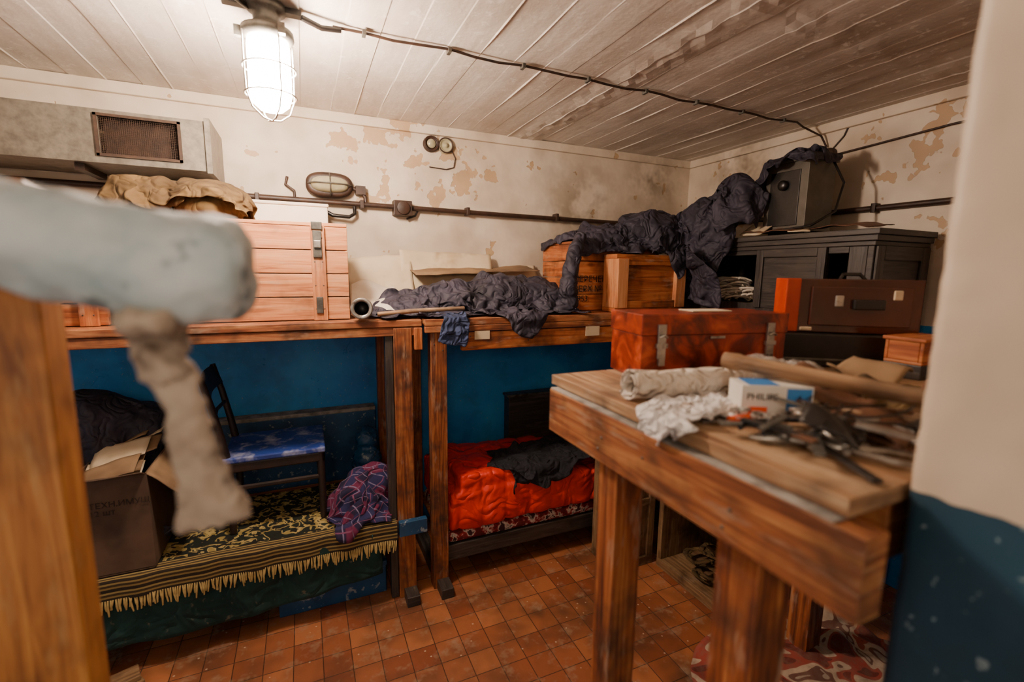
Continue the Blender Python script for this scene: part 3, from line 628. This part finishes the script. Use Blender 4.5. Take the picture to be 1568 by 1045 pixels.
blob('crumpled_blue_bag',[('e',(.27,2.50,.52),(.07,.08,.12)),('e',(.27,2.5,.66),(.05,.05,.06))],m_bluebox,.01,.02,18,13,.397)

# ---------------------------------------------------------------- lower right bunk
def quilt(p,n):
    g=abs(math.sin(p.x*math.pi/.13+.4*noise.noise(p*3)))**.35; g2=abs(math.sin(p.y*math.pi/.17+.4*noise.noise(p*3)))**.35
    return .012*(g-.6)+.006*(g2-.6)+.010*noise.noise(p*6)+.003*fold(p,16,4)
blob('red_quilted_sleeping_bag',[('b',(1.06,2.36,.37),(.90,.56,.19),(0,0,0)),('b',(.98,2.33,.47),(.66,.46,.12),(0,3,2)),('e',(.74,2.12,.33),(.14,.05,.08))],m_red,.009,fn=quilt,smooth_it=16)
b=B('floral_mattress'); b.bx(.60,1.95,2.085,2.62,.205,.265,m_matt); b.done(.02)
b=B('dark_metal_trunk'); b.bx(1.16,1.95,2.64,2.72,.205,.76,m_darkw); b.bx(1.15,1.96,2.635,2.725,.76,.775,m_iron); b.done(.004)

# ---------------------------------------------------------------- low cupboards under the right table
b=B('panelled_plywood_locker')
b.bx(1.40,1.655,1.83,2.02,0,.68,m_ply); b.bx(1.40,1.655,1.815,1.83,0,.05,m_ply); b.bx(1.40,1.655,1.815,1.83,.60,.68,m_ply); b.bx(1.40,1.44,1.815,1.83,.05,.60,m_ply); b.bx(1.615,1.655,1.815,1.83,.05,.60,m_ply); b.bx(1.44,1.615,1.815,1.83,.34,.38,m_ply); b.done(.003)
b=B('open_low_shelf_unit')
b.bx(1.66,2.17,1.20,1.79,0,.05,m_ply); b.bx(1.66,2.17,1.20,1.79,.70,.73,m_ply); b.bx(2.15,2.17,1.20,1.79,.05,.70,m_ply); b.bx(1.66,2.15,1.76,1.79,.05,.70,m_ply); b.bx(1.66,2.15,1.20,1.23,.05,.70,m_ply); b.bx(1.66,2.15,1.23,1.76,.37,.39,m_ply)
b.done(.003)
b=B('canvas_straps')
for i in range(9):
    y=random.uniform(1.30,1.68); x=random.uniform(1.74,1.85); ph=random.uniform(0,6)
    b.tube([(x+.07*math.cos(k*.5+ph),y+.06*math.sin(k*.5+ph),.065+.012*i+.015*abs(math.sin(k*.8+i))) for k in range(14)],[.013]*14,m_canvas,8,True,.25)
b.done()
b=B('wood_offcut'); b.box((-.72,1.90,.03),(.22,.10,.05),m_ply,(0,0,35)); b.box((-.70,1.93,.065),(.16,.07,.02),m_ply,(0,0,20)); b.done(.003)

# ---------------------------------------------------------------- workbench on the right
b=B('workbench')
b.bx(.512,.553,.255,.93,1.185,1.283,m_table)
b.bx(.514,.556,.29,.93,1.283,1.286,m_tabdust)
for i,x in enumerate((.530,.685,.845,.985,1.125,1.265,1.405)): b.bx(x,x+(.152 if i==0 else .145 if i<2 else .137),.285,.955,1.288,T,m_slab)
b.bx(.56,1.55,.90,.94,1.20,1.286,m_table); b.bx(.64,1.55,.30,.34,1.20,1.286,m_table)
b.bx(.535,.60,.695,.755,0,1.185,m_post); b.bx(.535,.605,.385,.455,0,1.185,m_post); b.bx(1.46,1.53,.86,.93,0,1.2,m_post); b.bx(1.46,1.53,.3,.37,0,1.2,m_post)
nails(b,[((.512,.72,1.235),(-1,0,0)),((.512,.73,1.21),(-1,0,0)),((.512,.42,1.235),(-1,0,0)),((.512,.43,1.205),(-1,0,0)),((.512,.6,1.24),(-1,0,0))],.003)
b.done(.004)
b=B('fibreboard_suitcase'); piv=(.685,.825,T); rz=(0,0,-10)
w,d,h=.385,.15,.15; ox,oy=piv[0],piv[1]
b.bx(ox,ox+w,oy,oy+d,T+.001,T+h*.68,m_suit,rz,piv); b.bx(ox-.003,ox+w+.003,oy-.003,oy+d+.003,T+h*.69,T+h,m_suit,rz,piv)
b.bx(ox+.01,ox+w-.01,oy+.005,oy+d-.005,T+h*.66,T+h*.70,m_black,rz,piv)
for x in (ox+.035,ox+w-.06):
    b.bx(x,x+.02,oy-.010,oy-.003,T+.05,T+h-.022,m_steel,rz,piv); b.bx(x-.004,x+.024,oy-.012,oy-.003,T+.075,T+.085,m_steel,rz,piv); b.bx(x+.003,x+.017,oy-.014,oy-.003,T+.035,T+.055,m_steel,rz,piv)
    b.tube([Matrix.Translation(Vector(piv))@Euler((0,0,math.radians(-10))).to_matrix().to_4x4()@(Vector(q)-Vector(piv)) for q in ((x+.001,oy-.014,T+.10),(x+.01,oy-.018,T+.105),(x+.019,oy-.014,T+.10))],.003,m_steel,8)
b.bx(ox+w*.45,ox+w*.55,oy-.006,oy-.002,T+h*.62,T+h*.66,m_steel,rz,piv)
b.bx(ox+.16,ox+.27,oy+.05,oy+.11,T+h+.001,T+h+.003,m_paper,rz,piv)
b.done(.007)
b=B('black_instrument_box'); b.box((1.29,.81,T+.045),(.28,.11,.088),m_black,(0,0,-36)); b.box((1.29,.81,T+.02),(.285,.115,.01),m_iron,(0,0,-36)); b.done(.004)
b=B('plastic_carrying_case'); piv=(1.33,.79,1.40); rz=(0,0,-38)
b.bx(1.175,1.21,.745,.845,1.401,1.543,m_casered,rz,piv); b.bx(1.207,1.49,.748,.842,1.401,1.542,m_case,rz,piv)
b.bx(1.235,1.465,.740,.75,1.420,1.523,m_case,rz,piv); b.bx(1.33,1.40,.726,.742,1.465,1.49,m_black,rz,piv)
b.bx(1.29,1.31,.736,.742,1.47,1.50,m_steel,rz,piv); b.bx(1.42,1.44,.736,.742,1.49,1.515,m_paper,rz,piv); b.bx(1.215,1.245,.744,.75,1.405,1.415,m_paper,rz,piv)
b.tube([(1.32,.80,1.54),(1.33,.80,1.555),(1.36,.775,1.555),(1.37,.765,1.54)],.005,m_black,8)
b.done(.012)
b=B('rolled_canvas')
def roll(u,v):
    a=v*math.pi*2*1.9; r=.015+.015*v+.004*noise.noise(Vector((u*6,v*4,1)))
    c0=Vector((.555,.70,T+.032)).lerp(Vector((.83,.655,T+.032)),u)
    return c0+Vector((.1*math.sin(a)*r,math.cos(a)*r,math.sin(a)*r))
b.sheet(roll,30,60,m_roll); b.done(solid=.003)
b=B('bulb_carton'); rz=(0,0,-28); c0=Vector((.725,.535,T+.03))
b.box(c0,(.115,.056,.056),m_cardw,rz)
R=Euler((0,0,math.radians(-28))).to_matrix()
b.box(c0+R@Vector((.035,-.0285,.005)),(.04,.0012,.038),m_cardb,rz); b.box(c0+R@Vector((-.03,-.0285,-.014)),(.03,.0012,.012),m_orange,rz); b.box(c0+R@Vector((-.02,0,.0285)),(.05,.05,.001),m_cardb,rz)
bc=b.done(.002)
text('carton_label','PHILIPS',c0+R@Vector((-.05,-.0292,.004)),.016,(90,0,-28),m_ink,bc,.0002)
b=B('wooden_rolling_rod'); b.tube([(.715,.625,1.392),(.722,.60,1.391),(.725,.595,1.391),(.84,.30,1.372)],[.015,.0165,.014,.0135],m_slab,20)
b.done()
blob('crumpled_plastic_bag',[('e',(.86,.66,T+.035),(.06,.05,.035)),('e',(.92,.62,T+.03),(.06,.05,.03))],m_film,.006,.016,24,24,T+.001)
b=B('small_wooden_box')
X,Y=.20,.085
b.bx(1.10+X,1.24+X,.50+Y,.58+Y,1.345,1.352,m_crate2); 
for a in ((1.10,1.24,.50,.508),(1.10,1.24,.572,.58),(1.10,1.108,.508,.572),(1.232,1.24,.508,.572)): b.bx(a[0]+X,a[1]+X,a[2]+Y,a[3]+Y,1.352,1.40,m_crate2)
b.bx(1.095+X,1.245+X,.495+Y,.585+Y,1.40,1.408,m_crate2); b.bx(1.10+X,1.24+X,.50+Y,.58+Y,T+.001,1.345,m_darkw); b.done(.002)
b=B('orange_handled_knife'); b.tube([(.62,.525,T+.008),(.65,.515,T+.010),(.69,.50,T+.010)],[.007,.009,.008],m_orange,10,True,.7); b.box((.600,.535,T+.005),(.045,.016,.0015),m_steel,(0,0,-20)); b.done()
b=B('hand_tools_pile')
def pl(cx,cy,a,s,z):
    R=Euler((0,0,math.radians(a))).to_matrix(); c=Vector((cx,cy,z))
    for sg in(-1,1):
        b.tube([c+R@Vector(p)*s for p in ((-.10,sg*.022,0),(-.06,sg*.026,0),(-.02,sg*.010,0),(0,-sg*.004,0),(.02,-sg*.006,0),(.045,-sg*.001,0))],[.005*s,.006*s,.006*s,.008*s,.007*s,.003*s],m_steel if s>.8 else m_black,8)
    b.lathe(c+Vector((0,0,-.006)),(0,0,1),[(0,0),(.010*s,0),(.010*s,.014),(0,.014)],m_steel,14)
pl(.62,.43,150,1.0,T+.008); pl(.66,.37,120,.85,T+.009); pl(.70,.43,40,.9,T+.010); pl(.64,.47,20,.7,T+.02); pl(.78,.40,75,.85,T+.02)
for i in range(26):
    a=random.uniform(0,180); x=random.uniform(.60,.84); y=random.uniform(.33,.50)
    b.box((x,y,T+.006+.0025*i/2),(random.uniform(.05,.11),random.uniform(.006,.018),.004),random.choice([m_steel,m_iron,m_black,m_leather,m_slab]),(random.uniform(-6,6),random.uniform(-6,6),a))
for i in range(12):
    x=random.uniform(.62,.84); y=random.uniform(.34,.52); b.lathe((x,y,T+.008+.002*i),(random.uniform(-.3,.3),random.uniform(-.3,.3),1),[(.012,0),(.016,0),(.016,.005),(.012,.005),(.012,0)],m_steel,16)
for i in range(5):
    x=random.uniform(.64,.82); y=random.uniform(.36,.5); b.tube([(x+.05*math.cos(k*.5)*(1+.05*k),y+.03*math.sin(k*.5+i),T+.025+.002*k) for k in range(12)],.002,m_black,6)
b.done(.0008)
b=B('leather_offcuts')
for i,(x,y,w,l,m) in enumerate(((.72,.33,.09,.10,m_leather),(.645,.345,.055,.075,m_black),(.78,.42,.08,.1,m_leather),(.86,.40,.1,.09,m_canvas),(.90,.33,.1,.08,m_leather),(.80,.50,.10,.07,m_leather),(.92,.46,.12,.10,m_kraft))):
    b.sheet(crump((x,y,T+.012+.006*i),(w,.02,.012),(-.01,l,.018),.016,i+3,16),12,12,m)
b.done(solid=.003)

# ---------------------------------------------------------------- foreground left: post and wrapped pipe with rag
b=B('bunk_corner_post'); b.bx(-.40,-.275,.70,.76,0,1.645,m_fpost); b.bx(-.60,-.40,.71,.75,1.25,1.33,m_fpost); b.done(.004)
def wfn(p,n): return .004*noise.noise(p*22)+.0025*noise.noise(p*60)+.004*fold(p,14,41)
blob('wrapped_overhead_pipe',[('t',[(-1.69,.52,1.90),(-.9,.51,1.72),(-.5,.505,1.63),(-.23,.50,1.578),(-.13,.50,1.556),(-.08,.50,1.548),(-.055,.50,1.545),(-.043,.50,1.545)],[.036,.036,.037,.040,.046,.050,.045,.028])],m_wrap,.006,fn=wfn)
blob('hanging_tied_rag',[('t',[(-.118,.495,1.50),(-.116,.495,1.465),(-.109,.495,1.455)],[.020,.017,.018]),('t',[(-.109,.495,1.46),(-.106,.495,1.43),(-.103,.495,1.41),(-.097,.495,1.38),(-.094,.495,1.35),(-.091,.495,1.325),(-.088,.495,1.305)],[.017,.015,.014,.019,.021,.027,.030],.45),
  ('e',(-.118,.495,1.505),(.026,.042,.015))],m_hang,.004,.009,30,42)

# ---------------------------------------------------------------- lights
def plight(name,loc,e,col,r):
    l=bpy.data.lights.new(name,'POINT'); l.energy=e; l.color=col; l.shadow_soft_size=r; o=bpy.data.objects.new(name,l); o.location=loc; S.collection.objects.link(o)
plight('rear_fill_light',(-.35,-.9,1.9),28,(1,.77,.58),.20)  # unseen warm fill light added behind the camera, brightens the near post and pier
w=bpy.data.worlds.new('world'); S.world=w; w.use_nodes=True; w.node_tree.nodes['Background'].inputs[0].default_value=(1,.84,.70,1); w.node_tree.nodes['Background'].inputs[1].default_value=.62
# ---------------------------------------------------------------- camera
f=715.;pitch=math.radians(8.4);yaw=math.radians(24);roll_=math.radians(0.7)
F=Vector((math.sin(yaw)*math.cos(pitch),math.cos(yaw)*math.cos(pitch),-math.sin(pitch)))
R=Vector((math.cos(yaw),-math.sin(yaw),0));U=R.cross(F)
R2=R*math.cos(roll_)+U*math.sin(roll_);U2=U*math.cos(roll_)-R*math.sin(roll_)
cam=bpy.data.cameras.new('camera'); cam.sensor_width=36; cam.lens=f/1568*36; cam.clip_start=.02
cam.dof.use_dof=True; cam.dof.focus_distance=2.2; cam.dof.aperture_fstop=1.8
co=bpy.data.objects.new('camera',cam); M=Matrix((R2,U2,-F)).transposed().to_4x4(); M.translation=Vector((0,0,1.55)); co.matrix_world=M
S.collection.objects.link(co); S.camera=co
